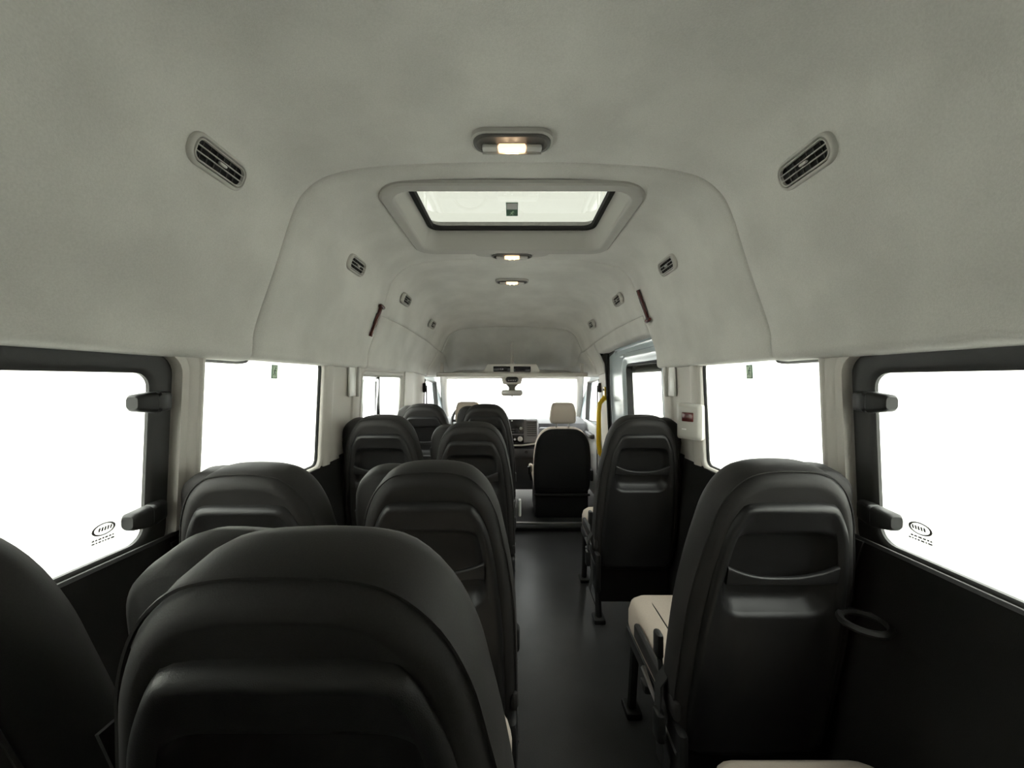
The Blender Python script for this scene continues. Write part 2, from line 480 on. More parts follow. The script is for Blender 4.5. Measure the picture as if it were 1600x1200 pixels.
# sliding window on the left
g = G(); rings = []
for d, o in ((.004, .014), (-.012, .009), (-.016, .014), (-.016, .024)):
    rings.append([(-wx(p[1], o), p[0], p[1]) for p in grow(SLD, d)])
g.stack(rings, False, False)
w = struct(g.build(wname(), 'bezel'), 'two pane sliding side window with a black bar', 'window')
pane_of(loop(2.18, 2.50, .88, 1.30, .02), -1, .014, 'clear', w)
pane_of(loop(2.46, 2.98, .88, 1.30, .02), -1, .019, 'glass', w)
g = G(); g.rbox((-wx(1.09, .012), 2.47, 1.09), (.022, .050, .44), .006); g.build('window_bar', 'black', w)
g = G(); holed(g, loop(2.20, 2.455, .87, 1.278, .02), [loop(2.215, 2.44, .88, 1.262, .012)], wall_pt(-1, .006), wall_pt(-1, .012)); g.build('sash', 'chrome', w)

# ------------------------------------------------------------------ sliding door on the right
DW = loop(2.18, 2.86, .84, 1.385, .05)
g = G()
outer = [(2.10, -.03)] + [(3.345, -.03)] + [(3.345 - .09*(1-math.cos(R(a))), 1.47 + .09*math.sin(R(a))) for a in range(0, 91, 15)] + [(2.10, 1.56)]
holed(g, outer, [DW], wall_pt(1, .012), wall_pt(1, .05))
door = struct(g.build('door_1', 'paint'), 'pale painted metal sliding side door with large window', 'door')
g = G(); rings = []
for d, o in ((.09, .013), (.082, -.004), (.06, -.012), (.045, -.010), (.03, .004), (.012, .010), (0, .016), (-.004, .05)):
    rings.append([(wx(p[1], o), p[0], p[1]) for p in grow(DW, d)])
g.stack(rings, False, False); g.build('window_flange', 'paint', door)
g = G(); rings = []
for d, o in ((.004, .012), (.0, .006), (-.012, .008), (-.014, .05)):
    rings.append([(wx(p[1], o), p[0], p[1]) for p in grow(DW, d)])
g.stack(rings, False, False); g.build('window_seal', 'rubber', door)
pane_of(DW, 1, .040, 'glass', door)
g = G(); g.tube([(wx(z, -.004), y, z) for y, z in [(3.365, .1), (3.365, 1.0), (3.365, 1.40), (3.36, 1.47), (3.335, 1.53), (3.28, 1.563), (3.0, 1.568), (2.12, 1.568)]], .022, 8); g.build('door_seal', 'rubber', door)
for z, r_ in ((1.512, .012), (1.455, .010)):
    g = G(); g.tube([(wx(z, .008), y, z) for y in (2.13, 2.5, 2.9, 3.12 if z > 1.5 else 2.98)], r_, 8); g.build('pressed_rib', 'paint', door)
g = G(); g.rbox((wx(.55, .0), 2.72, .42), (.02, 1.2, .66), .008); g.build('door_card', 'doorcard', door)
g = G(); g.rbox((wx(1.505, .008), 3.10, 1.498), (.004, .06, .045), .0015); lab = g.build('data_label', 'paint', door)
g = G()
for k in range(4):
    yy = 3.122 - k*.014; x_ = wx(1.5, .0052)
    for (a, b, c_, d_) in (((-.005, .012, .005, .009), (-.005, .001, .005, -.002), (-.005, -.009, .005, -.012), (-.005, .012, -.002, -.012)) if k % 2 else ((-.001, .012, .003, -.012), (-.005, .002, .005, -.001))):
        g.add([(x_, yy+a, 1.5+b), (x_, yy+c_, 1.5+b), (x_, yy+c_, 1.5+d_), (x_, yy+a, 1.5+d_)], [(0, 1, 2, 3)])
g.build('print', 'seam', lab)

# ------------------------------------------------------------------ sunroof
SY = 1.657
def sr(hx, hy, r, lift=None, z=None, dy=0.):
    return [(p[0], SY+dy+p[1], (roof_z(p[0]) - lift) if z is None else z) for p in rrect(hx, hy, r, 8)]
g = G()
g.stack([sr(.480, .362, .11, -.004), sr(.478, .360, .11, .006), sr(.470, .352, .105, .012), sr(.452, .334, .095, .010), sr(.440, .316, .085, .011),
         sr(.434, .305, .075, .008), sr(.428, .296, .07, -.006), sr(.412, .262, .055, z=1.985), sr(.404, .246, .05, z=2.018), sr(.404, .246, .05, z=2.05)], False, False)
w = struct(g.build(wname(), 'bezel'), 'roof window in a grey moulded surround', 'window')
g = G(); g.stack([sr(.408, .25, .05, z=2.012), sr(.402, .244, .05, z=2.006), sr(.384, .226, .04, z=2.006), sr(.380, .222, .04, z=2.022)], False, False); g.build('black_border', 'rubber', w)
g = G(); g.stack([sr(.41, .25, .05, z=2.024), sr(.41, .25, .05, z=2.03)]); g.build('pane', 'roofglass', w)
g = G(); g.stack([[(p[0], 2.035+p[1], roof_z(p[0])-l) for p in rrect(hx, hy, .05, 6)] for hx, hy, l in ((.20, .055, -.004), (.195, .053, .008), (.17, .045, .013))], False, True); g.build('lamp_boss', 'bezel', w)

# ------------------------------------------------------------------ cab: windscreen, doors, pillars
wsT, wsB = (4.36, 1.305), (4.98, .80)
g = G(); g.add([(-.74, wsT[0], wsT[1]), (.74, wsT[0], wsT[1]), (.84, wsB[0], wsB[1]), (-.84, wsB[0], wsB[1]),
                (-.74, wsT[0]+.006, wsT[1]), (.74, wsT[0]+.006, wsT[1]), (.84, wsB[0]+.006, wsB[1]), (-.84, wsB[0]+.006, wsB[1])],
               [(0, 1, 2, 3), (7, 6, 5, 4), (0, 4, 5, 1), (1, 5, 6, 2), (2, 6, 7, 3), (3, 7, 4, 0)])
w = struct(g.build(wname(), 'clear'), 'wide bright front windscreen', 'window')
for s in (-1, 1):
    g = G(); g.tube([(s*.76, 4.27, 1.345), (s*.79, 4.45, 1.22), (s*.83, 4.72, 1.02), (s*.86, 4.98, .80)], [.045, .042, .045, .055], 10); g.build('windscreen_pillar', 'trim', w)
g = G(); g.tube([(-.76, 4.33, 1.315), (0, 4.37, 1.325), (.76, 4.33, 1.315)], .035, 8); g.build('windscreen_header', 'trim', w)
for i, s in ((2, -1), (3, 1)):
    H = [(3.74, .86), (4.52, .80), (4.42, 1.03), (4.27, 1.245), (3.74, 1.275)]
    g = G(); holed(g, [(3.67, .03), (4.98, .03), (4.98, .78), (4.30, 1.34), (3.67, 1.36)], [H], wall_pt(s, .005), wall_pt(s, .05))
    d = struct(g.build('door_%d' % i, 'paint'), 'front cab door on the %s with a pale frame' % ('left' if s < 0 else 'right'), 'door')
    pane_of(H, s, .03, 'clear', d)
    g = G(); rings = []
    for dd, o in ((.012, .004), (.008, -.006), (-.004, -.004), (-.008, .01), (-.008, .04)): rings.append([(s*wx(p[1], o), p[0], p[1]) for p in grow(H, dd)])
    g.stack(rings, False, False); g.build('window_seal', 'black', d)
    g = G(); g.rbox((s*wx(.5, -.02), 4.2, .45), (.07, 1.0, .72), .03); g.build('door_card', 'doorcard', d)
    g = G(); g.rbox((s*wx(.7, -.065), 4.1, .70), (.06, .5, .05), .02); g.build('armrest', 'dash', d)

# ------------------------------------------------------------------ seats
def half_outline(tbl, H, n=4):
    pts = catmull([(w_*KW, H - t) for t, w_ in tbl], n); return pts
BACK_T = [(0, 0), (.003, .06), (.017, .108), (.055, .150), (.11, .178), (.17, .193), (.27, .213), (.40, .228), (.60, .234), (.76, .232), (.815, .215), (.835, .17), (.84, .0)]
PAN_T = [(.078, 0), (.079, .092), (.092, .122), (.150, .153), (.21, .167), (.30, .179), (.45, .192), (.70, .198), (.78, .192), (.80, .16), (.802, 0)]
SEAT_H = .84
KW = .92
TILT = R(11.5)
def full(tbl):
    h = half_outline(tbl, SEAT_H)
    return h[:-1] + [(-x, z) for x, z in reversed(h)][:-1]
BACK = full(BACK_T)
BACK = [p for i, p in enumerate(BACK) if i == 0 or (Vector(p)-Vector(BACK[i-1])).length > 1e-5]
PAN = full(PAN_T)
POCKET = [(a, SEAT_H - .262 + b) for a, b in rrect(.128, .108, .05, 6)]
PC = (0, SEAT_H - .262)
PZ0 = .262

def make_seat(o, rise=0., pocket=True, extra=0.):
    """passenger seat facing +Y; o = outboard side (+1 / -1); origin on the floor below the top rear edge"""
    root = empty('passenger_seat')
    Mt = Matrix.Translation((0, SEAT_H*math.sin(TILT), PZ0 + rise)) @ Matrix.Rotation(TILT + extra, 4, 'X')
    # cushioned back, open at the rear under the hard shell
    N = 96; ph = .01
    def PR(poly, y): return [(p[0], y, p[1]) for p in polar(poly, PC, N, ph)]
    g = G(); rings = [PR(inset2(PAN, .012), .006)]
    for ins, y in ((.040, .001), (.030, -.003), (.014, .006), (.004, .022), (0, .045), (0, .075), (.004, .092), (.016, .112), (.04, .124)):
        rings.append(PR(inset2(BACK, ins), y))
    g.stack(rings, False, True, mtx=Mt); bk = g.build('backrest', 'fabric', root, 60)
    # piping along the edge
    g = G(); pl = inset2(BACK, .004); pl = [p for p in pl if p[1] > .10]
    k0 = max(range(len(pl)), key=lambda i: (Vector(pl[i]) - Vector(pl[i-1])).length); pl = pl[k0:] + pl[:k0]
    g.tube([(p[0], .016, p[1]) for p in pl], .0024, 5, mtx=Mt); g.build('piping', 'fabric', bk)
    # tan front facing
    g = G(); ft = inset2(BACK, .05)
    g.stack([[(p[0], .118, p[1]) for p in ft], [(p[0], .134, p[1]) for p in inset2(ft, .006)], [(p[0], .140, p[1]) for p in inset2(ft, .03)]], True, True, mtx=Mt); g.build('front_facing', 'tan', bk)
    # outboard shoulder bolster that carries the belt
    sh = [(.06, SEAT_H-.035), (.14, SEAT_H-.030), (.182, SEAT_H-.045), (.205, SEAT_H-.075), (.213, SEAT_H-.12), (.216, SEAT_H-.19), (.215, SEAT_H-.30), (.210, SEAT_H-.42), (.10, SEAT_H-.45), (.05, SEAT_H-.30)]
    sh = catmull(sh + [sh[0]], 4)[:-1]
    g = G(); g.stack([[(o*p[0], y, p[1]) for p in inset2(sh, i)] for i, y in ((.014, .066), (.003, .074), (0, .09), (0, .125), (.006, .142), (.02, .15))], mtx=Mt); g.build('shoulder_bolster', 'fabric', root, 60)
    g = G(); g.rbox((o*.212, .10, SEAT_H-.165), (.016, .04, .045), .006, mtx=Mt); g.build('belt_guide', 'seatblack', root)
    # hard plastic rear shell with grab handle recess
    g = G()
    rings = [PR(inset2(PAN, -.004), .012), PR(PAN, .000), PR(inset2(PAN, .004), -.008), PR(inset2(PAN, .010), -.012), PR(inset2(PAN, .018), -.012), PR(inset2(PAN, .028), -.006)]
    if pocket:
        rings += [PR(inset2(POCKET, -.014), -.005), PR(inset2(POCKET, -.006), -.003), PR(POCKET, .006), PR(inset2(POCKET, .012), .030), PR(inset2(POCKET, .03), .036)]
    g.stack(rings, False, True, mtx=Mt); shl = g.build('rear_shell', 'shell', root, 50)
    # grab handle: a bar across the recess, wide at its ends, bowed down
    if pocket:
        g = G(); rr = []
        for k in range(13):
            t = -1 + k/6; x = t*.131
            hh = .010 + .014*abs(t)**2.5; zc = SEAT_H - .262 - .016 + .020*t*t
            rr.append([(x, -.006 + q[0] + .006*(1-abs(t)), zc + q[1]) for q in rrect(.006, hh, .005, 3)])
        g.stack(rr, mtx=Mt); g.build('grab_handle', 'shell', shl)
    # seat cushion
    g = G(); rr = []
    for ins, z in ((.03, .335), (.008, .345), (.0, .37), (0, .42), (.008, .447), (.028, .462), (.06, .467)):
        rr.append([(p[0], .40+p[1], z+rise) for p in rrect(.198-ins, .245-ins, .07-min(ins, .04), 5)])
    g.stack(rr); cu = g.build('seat_cushion', 'tan', root, 60)
    for sx in (-1, 1):
        g = G(); g.tube([(sx*.12, y, z+rise) for y, z in ((.19, .4655), (.3, .468), (.5, .468), (.58, .464), (.63, .440), (.645, .40))], .0022, 5); g.build('seam', 'lower', cu)
    g = G(); g.rbox((0, .40, .322+rise), (.40, .46, .05), .015); g.build('cushion_pan', 'seatblack', root)
    g = G(); g.rbox((0, .205, .20+rise), (.37, .022, .21), .008); g.build('rear_skirt', 'seatblack', root)
    # aisle side rail, shield and hinge cover
    a = -o
    g = G(); g.rbox((a*.206, .30, .425+rise), (.022, .34, .05), .009); g.build('side_rail', 'fabric', root)
    g = G(); g.rbox((a*.200, .19, .285+rise), (.030, .17, .20), .012); g.build('hinge_cover', 'shell', root)
    g = G(); g.tube([(a*.212, .12, .33+rise), (a*.212, .30, .345+rise), (a*.212, .38, .36+rise)], [.007, .006, .008], 6); g.build('recliner_lever', 'steel', root)
    # seat belt buckle on its stalk, and webbing
    g = G(); g.tube([(a*.20, .24, .40+rise), (a*.208, .245, .46+rise), (a*.210, .25, .50+rise)], .008, 6); st = g.build('buckle_stalk', 'belt', root)
    g = G(); g.rbox((a*.212, .252, .525+rise), (.022, .042, .07), .008); g.build('buckle', 'seatblack', st)
    g = G(); rr = []
    for x, y, z in ((o*.214, .09, .90), (o*.214, .12, .80), (o*.213, .18, .60), (o*.212, .25, .44)):
        rr.append([(x-.002*o, y-.022, z+rise), (x+.002*o, y-.022, z+rise), (x+.002*o, y+.022, z+rise), (x-.002*o, y+.022, z+rise)])
    g.stack(rr); g.build('belt_webbing', 'belt', root)
    # legs
    for sx in (-1, 1):
        for yy, lean in ((.24, -.05), (.56, .04)):
            g = G(); g.tube([(sx*.18, yy, .31+rise), (sx*.18, yy+lean, .02)], .017, 8); g.rbox((sx*.18, yy+lean, .012), (.06, .08, .024), .006); g.build('leg', 'seatblack', root)
    g = G(); g.rbox((0, .40, .285+rise), (.42, .05, .03), .008); g.build('cross_bar', 'seatblack', root)
    return root

AX, WX_ = .200, .640
rows = [(.475, .022, 'rearmost row'), (1.045, 0., 'fourth row'), (2.0, 0., 'third row'), (2.86, 0., 'second row')]
seatL = make_seat(-1); seatLow = make_seat(-1, -.037); seatR = make_seat(1); seatRlow = make_seat(1, -.022); seatRear = make_seat(-1, .018); seatRearR = make_seat(1, -.012, extra=R(9))
used = set()
def put_seat(proto, x, y, label, rz=0):
    s = proto if proto.name not in used else copy_tree(proto)
    used.add(proto.name)
    s.location = (x, y, 0); s.rotation_euler = (0, 0, R(rz))
    return tag(s, label, 'seat', 'passenger seats')
put_seat(seatRear, -AX+.002, .31, 'black passenger seat of the rear row next to the aisle, scuffed shell edge')
put_seat(seatRear, -.66, .31, 'black passenger seat of the rear row beside the left hinged window')
put_seat(seatLow, -AX, .91, 'black aisle seat directly ahead of the rear row aisle seat')
put_seat(seatLow, -WX_, .89, 'black window seat beside the left fixed window with the exit sticker')
put_seat(seatLow, -AX, 1.85, 'black aisle seat level with the pillar before the sliding window')
put_seat(seatL, -WX_, 1.83, 'black window seat beside the sliding window bar')
put_seat(seatL, -AX+.01, 2.70, 'black aisle seat just behind the driver with a white block at its foot')
put_seat(seatL, -WX_, 2.74, 'black window seat behind the driver by the left grey door pillar')
put_seat(seatRlow, .638, .86, 'black single seat beside the right fixed window, cup holder behind it')
put_seat(seatR, .638, 1.83, 'black single seat by the sliding door below the red lens switch box')
put_seat(seatRearR, .61, .20, 'beige cushioned rear row seat beside the right hinged window')

# loose belt straps hanging on the aisle side of the two right single seats
for st_ in [o for o in bpy.data.objects if o.name.startswith('passenger_seat') and o.location.x > .63 and o.location.y > .5]:
    g = G(); rr = []
    for x, y, z in ((-.205, .20, .47), (-.235, .19, .44), (-.245, .17, .36), (-.225, .15, .28), (-.24, .13, .20), (-.215, .12, .13)):
        rr.append([(x-.002, y-.02, z), (x+.002, y-.02, z), (x+.002, y+.02, z), (x-.002, y+.02, z)])
    g.stack(rr); b_ = g.build('loose_strap', 'belt', st_)
    g = G(); g.rbox((-.243, .165, .345), (.026, .045, .075), .008); g.build('tongue', 'seatblack', b_)
# small white block low on the row behind the driver
g = G(); g.rbox((.060, 2.98, .28), (.022, .05, .13), .008); 
rh = g.build('white_block', 'white'); tag(rh, 'small white block at the foot of the front aisle seat', 'handle')

def make_cab_seat(x, y, label):
    root = empty('cab_seat', (x, y, 0)); tag(root, label, 'seat', 'cab seats')
    tl = R(9); Mt = Matrix.Translation((0, .10, .25)) @ Matrix.Rotation(tl, 4, 'X'); H = .60
    tb = [(0, 0), (.002, .09), (.012, .135), (.04, .18), (.09, .215), (.16, .237), (.30, .252), (.45, .252), (.55, .246), (.59, .22), (.60, .15), (.60, 0)]
    h = catmull([(w_, H-t) for t, w_ in tb], 4); o_ = h[:-1] + [(-a, b) for a, b in reversed(h)][:-1]
    o_ = [p for i, p in enumerate(o_) if (Vector(p)-Vector(o_[i-1])).length > 1e-5]
    g = G(); g.stack([[(p[0], yy, p[1]) for p in inset2(o_, i)] for i, yy in ((.05, -.012), (.022, -.008), (.006, .004), (0, .018))], True, False, mtx=Mt); g.build('rear_cover', 'frontfab', root, 60)
    g = G(); g.stack([[(p[0], yy, p[1]) for p in inset2(o_, i)] for i, yy in ((0, .018), (-.001, .03), (-.002, .06), (.0, .09), (.012, .11), (.04, .12))], False, True, mtx=Mt); g.build('backrest', 'tan', root, 60)
    hr = empty
    g = G(); rr = []
    for zz, hw, hy in ((.645, .095, .030), (.65, .108, .042), (.67, .114, .048), (.73, .112, .050), (.79, .102, .046), (.815, .092, .036), (.822, .075, .022)):
        rr.append([(p[0], .055+p[1], zz) for p in rrect(hw, hy, .028, 4)])
    g.stack(rr, mtx=Mt); hd = g.build('headrest', 'tan', root, 60)
    for sx in (-1, 1):
        g = G(); g.tube([(sx*.055, .055, .57), (sx*.055, .055, .66)], .006, 8, mtx=Mt); g.build('headrest_post', 'steel', hd)
    g = G(); rr = []
    for ins, z in ((.03, .29), (.006, .305), (0, .34), (.006, .40), (.03, .425)): rr.append([(p[0], .40+p[1], z) for p in rrect(.25-ins, .26-ins, .06, 4)])
    g.stack(rr); g.build('seat_cushion', 'tan', root, 60)
    g = G(); g.rbox((0, .33, .16), (.48, .46, .25), .02); g.build('seat_base', 'frontfab', root)
    g = G(); g.rbox((0, .085, .25), (.50, .03, .018), .006); g.build('base_trim', 'seatblack', root)
    a = -1 if x > 0 else 1
    g = G(); g.rbox((a*.275, .18, .47), (.035, .09, .07), .014); g.build('armrest_stub', 'tan', root)
    g = G(); g.tube([(a*.27, .17, .36), (a*.285, .15, .44)], .010, 6); st = g.build('buckle_stalk', 'belt', root)
    g = G(); g.rbox((a*.29, .14, .455), (.03, .04, .075), .008); g.build('buckle', 'seatblack', st)
    g = G(); g.rbox((-a*.265, .2, .42), (.03, .25, .10), .012); g.build('side_shield', 'seatblack', root)
    return root
make_cab_seat(.445, 3.33, 'front passenger cab seat with black back and beige headrest')
make_cab_seat(-.40, 3.45, 'driver cab seat with beige headrest hidden behind the aisle seats')

# ------------------------------------------------------------------ dashboard, wheel, console, mirror
dash = empty('dashboard', (0, 4.0, .03)); tag(dash, 'dark dashboard with radio stack and air vent under the windscreen', 'dashboard')
prof = [(.02, .05), (.0, .35), (-.02, .45), (.02, .50), (.0, .56), (.02, .70), (.06, .765), (.16, .80), (.5, .80), (.96, .74), (.98, .05)]
g = G(); g.stack([[(x, y+.16, z) for y, z in prof] for x in (-.80, -.3, .3, .80)]); g.build('body', 'dash', dash, 35)
for sx in (-1, 1):
    g = G(); g.rbox((sx*.50, .155, .665), (.42, .05, .13), .02); g.build('face_panel', 'dashlight', dash)
g = G(); g.rbox((.06, .10, .705), (.44, .14, .26), .03); stack_ = g.build('centre_stack', 'dashlight', dash)
g = G(); g.rbox((-.01, .032, .755), (.27, .02, .155), .012); rad = g.build('radio', 'screen', stack_)
g = G(); g.rbox((-.01, .036, .625), (.27, .02, .085), .01); clim = g.build('climate_panel', 'screen', stack_)
def knob(x, z, r_, par):
    g = G(); N = 20
    g.stack([[(x+rr*math.cos(2*math.pi*k/N), yy, z+rr*math.sin(2*math.pi*k/N)) for k in range(N)] for rr, yy in ((r_, .026), (r_, .008), (r_*.85, .004), (r_*.62, .003), (r_*.58, .008))]); return g.build('knob', 'chrome', par)
knob(.092, .735, .015, stack_); knob(.085, .625, .026, stack_); knob(-.105, .625, .026, stack_)
g = G()
for x, z, a, b in ((-.07, .815, .018, .005), (-.045, .79, .02, .010), (.0, .815, .008, .005), (-.06, .635, .008, .006), (.03, .62, .012, .004), (.03, .62, .004, .012), (-.09, .645, .01, .006)):
    g.rbox((x, .021, z), (a*2, .006, b*2), .002)
g.build('button_marks', 'print', stack_)
for r_ in range(2):
    for k in range(5):
        g = G(); g.rbox((-.115 + k*.042, .021, .70 + .025*r_), (.034, .006, .016), .003); g.build('button', 'dash', stack_)
g = G(); holed(g, [(.205+p[0], .725+p[1]) for p in rrect(.058, .095, .015)], [[(.205+p[0], .725+p[1]) for p in rrect(.048, .083, .008)]], lambda p: (p[0], .015, p[1]), lambda p: (p[0], .05, p[1])); vt = g.build('air_vent', 'dashlight', stack_)
for k in range(7):
    g = G(); g.rbox((.205, .024, .66 + k*.022), (.098, .012, .006), .002); g.build('slat', 'seatblack', vt)
g = G(); g.tube([(-.30, .05, .575), (-.1, .03, .555), (.1, .03, .555), (.25, .045, .575), (.42, .11, .60)], .010, 8); g.build('silver_trim', 'chrome', dash)
g = G(); g.rbox((.06, .10, .47), (.40, .10, .10), .015); lp_ = g.build('lower_panel', 'dash', dash)
g = G(); g.rbox((-.02, .046, .485), (.035, .006, .02), .003); g.build('switch', 'print', lp_)
g = G(); g.tube([(.15, .055, .485), (.15, .040, .485)], .018, 14); g.build('power_socket', 'seatblack', lp_)

sw = empty('steering_wheel', (-.43, 3.90, .86)); tag(sw, 'black steering wheel ahead of the driver cab seat', 'steering wheel')
Ms = Matrix.Rotation(R(62), 4, 'X')
g = G(); g.tube([(.18*math.cos(2*math.pi*k/32), .18*math.sin(2*math.pi*k/32), 0) for k in range(33)], .015, 8, mtx=Ms); g.build('rim', 'seatblack', sw)
g = G(); g.rbox((0, 0, -.015), (.17, .13, .05), .02, mtx=Ms); g.build('hub', 'seatblack', sw)
for a in (0, 180, 270):
    g = G(); g.tube([(.07*math.cos(R(a)), .07*math.sin(R(a)), -.01), (.175*math.cos(R(a)), .175*math.sin(R(a)), 0)], .014, 6, mtx=Ms); g.build('spoke', 'seatblack', sw)
g = G(); g.tube([(0, 0, -.03), (0, 0, -.22)], .035, 10, mtx=Ms); g.build('column', 'seatblack', sw)

# overhead shelf above the windscreen
g = G(); g.rbox((0, 3.99, 1.318), (1.46, .58, .022), .008)
shelf = struct(g.build('trim_1', 'trim'), 'full width overhead storage shelf', 'shelf')
g = G(); g.rbox((0, 4.385, 1.345), (1.62, .05, .11), .01); g.build('bulkhead', 'headliner', shelf)
g = G(); g.rbox((0, 3.70, 1.322), (1.46, .03, .042), .012); g.build('shelf_lip', 'trim', shelf)
for sx in (-1, 1):
    g = G(); g.stack([[(sx*(.665+dx), y, z) for y, z in ((3.70, 1.33), (3.74, 1.43), (3.80, 1.33))] for dx in (0, .03)]); g.build('end_bracket', 'trim', shelf)
g = G(); g.tube([(0, 3.76, 1.42), (0, 3.90, 1.50), (0, 4.0, 1.66)], [.022, .016, .016], 8); g.build('centre_strut', 'trim', shelf)
con = empty('overhead_console', (0, 3.72, 1.335)); tag(con, 'overhead console with two dark slots and a switch pad above the windscreen', 'console')
g = G(); g.stack([[(x, y, z) for x, z in ((-.285, 0), (.285, 0), (.235, .088), (-.235, .088))] for y in (-.01, .12)]); g.add([], []); body = g.build('body', 'trim', con)
for sx, nm in ((-1, 'display'), (1, 'slot')):
    g = G(); g.rbox((sx*.098, -.012, .042), (.165, .012, .052), .004); o_ = g.build(nm, 'screen', con)
    if sx < 0:
        g = G()
        for q in (-1, 1): g.add([(-.098+q*.006, -.0187, .05), (-.098+q*.016, -.0187, .042), (-.098+q*.006, -.0187, .034)], [(0, 1, 2)])
        g.build('arrows', 'print', o_)
g = G(); g.stack([[(x, y, z) for x, z in ((-.115, .0), (.115, .0), (.085, -.105), (-.085, -.105))] for y in (-.02, .10)]); pad = g.build('lower_pod', 'trim', con)
g = G(); g.stack([[(p[0], yy, -.06+p[1]) for p in rrect(.062-i, .026-i, .026, 6)] for i, yy in ((0, -.018), (0, -.024), (.004, -.027))]); sp = g.build('switch_pad', 'screen', pad)
g = G()
for k in range(4): g.rbox((-.03+k*.02, -.029, -.068), (.010, .006, .008), .002)
g.build('switch_marks', 'print', sp)
mir = empty('rear_view_mirror', (0, 3.80, 1.20)); tag(mir, 'rear view mirror hanging below the overhead console', 'mirror')
g = G(); g.stack([[(x*k, y, z) for x, y in ((-.04, -.02), (.04, -.02), (.04, .03), (-.04, .03))] for k, z in ((1.5, .03), (.8, .0), (.8, -.03))]); g.build('mount', 'lampdark', mir)
g = G(); rr = [[(p[0], yy, -.055+p[1]) for p in rrect(.105-i, .030-i, .026, 5)] for i, yy in ((.01, .02), (0, .01), (0, -.012), (.004, -.016))]
g.stack(rr); hs = g.build('housing', 'chrome', mir)
g = G(); g.rbox((0, -.012, -.092), (.012, .012, .018), .004); g.build('tilt_tab', 'lampdark', mir)

# ------------------------------------------------------------------ roof lamps
def make_lamp(y, x, label):
    L = empty('dome_lamp', (x, y, roof_z(x) + sec(y, (0, 1.947))[1] - 1.947)); tag(L, label, 'lamp', 'dome lamps')
    g = G(); g.stack([[(p[0], p[1], zz) for p in rrect(.108-i, .046-i, .036, 6)] for i, zz in ((0, .012), (0, -.006), (.004, -.012), (.010, -.013), (.014, -.008), (.02, -.004))], True, True); hs = g.build('housing', 'lampdark', L)
    g = G(); g.stack([[(p[0], p[1], zz) for p in rrect(.112-i, .050-i, .04, 6)] for i, zz in ((0, .004), (.0, -.007), (.004, -.010), (.008, -.006))], False, False); g.build('rim', 'bezel', L)
    for sx in (-1, 1):
        g = G(); g.rbox((sx*.062, .020, -.009), (.046, .026, .012), .005); g.build('side_lens', 'lens', L)
    g = G(); g.rbox((0, .020, -.010), (.078, .026, .014), .004); ll = g.build('lit_lens', 'lamp', L)
    for sx in (-1, 1):
        g = G(); g.tube([(sx*.013-.005, .012, -.0175), (sx*.013+.005, .012, -.0175)], .004, 8); g.build('bulb', 'bulb', ll)
    g = G(); g.rbox((0, .036, -.012), (.17, .006, .014), .0025); g.build('reflector_lip', 'chrome', L)
    return L
l1 = make_lamp(1.075, 0, 'lit dome lamp on the rear roof panel behind the roof window')
l1.location.z -= .011
l2 = make_lamp(2.045, 0, 'lit dome lamp at the front edge of the roof window surround'); l2.location.z -= .011
make_lamp(2.62, 0, 'lit dome lamp on the front roof panel above the cab aisle')

# ------------------------------------------------------------------ side air vents
def make_vent():
    V = empty('air_vent')
    HL, HW = .083, .035
    def rr(d, z, r_=.030): return [(p[0], p[1], z) for p in rrect(HL-d, HW-d, max(r_-d, .006), 6)]
    g = G(); g.stack([rr(0, -.014), rr(0, .001), rr(.003, .005), rr(.007, .006), rr(.009, .002), rr(.010, -.007)], False, False); g.build('bezel', 'lightbezel', V)
    g = G(); g.stack([rr(.0105, .002, .028), rr(.012, .006, .028), rr(.014, .006, .028), rr(.0155, .0, .028)], False, False); g.build('inner_rim', 'lightbezel', V)
    g = G(); g.stack([rr(.010, -.005), rr(.010, -.009)], True, True); g.build('duct', 'rubber', V)
    for k in (-1, 1):
        g = G(); g.rbox((0, k*.0068, .0025), (.138, .0022, .006), .0008); g.build('slat', 'lightbezel', V)
    for k in range(6):
        g = G(); g.rbox((-.05+k*.02, 0, -.003), (.0016, .038, .003), .0005); g.build('vane', 'lampdark', V)
    g = G(); g.rbox((.003, 0, .005), (.022, .007, .008), .0025); g.build('tab', 'lightbezel', V)
    return V
vent0 = make_vent(); first = True
VN = ['rear roof panel', 'panel beside the roof window', 'front roof panel near the hammer', 'front roof panel near the cab']
for k, y in enumerate((.895, 1.695, 2.46, 3.22)):
    for s in (-1, 1):
        v_ = vent0 if first else copy_tree(vent0); first = False
        z0 = 1.775 if k < 2 else 1.785
        dz = .02
        a, b = sec(y, (side_x(z0-dz), z0-dz)), sec(y, (side_x(z0+dz), z0+dz))
        up = Vector((s*(b[0]-a[0]), 0, b[1]-a[1])).normalized()
        u = Vector((0, -s, 0)); n = u.cross(up)
        c = Vector((s*(a[0]+b[0])/2, y, (a[1]+b[1])/2)) + n*(.0115 if k == 0 else .008 if k == 1 else .014)
        mm = Matrix((u, up, n)).transposed().to_4x4(); mm.translation = c
        v_.matrix_world = mm
        tag(v_, 'slatted grey air vent on the %s side of the %s' % ('left' if s < 0 else 'right', VN[k]), 'vent', 'roof air vents')

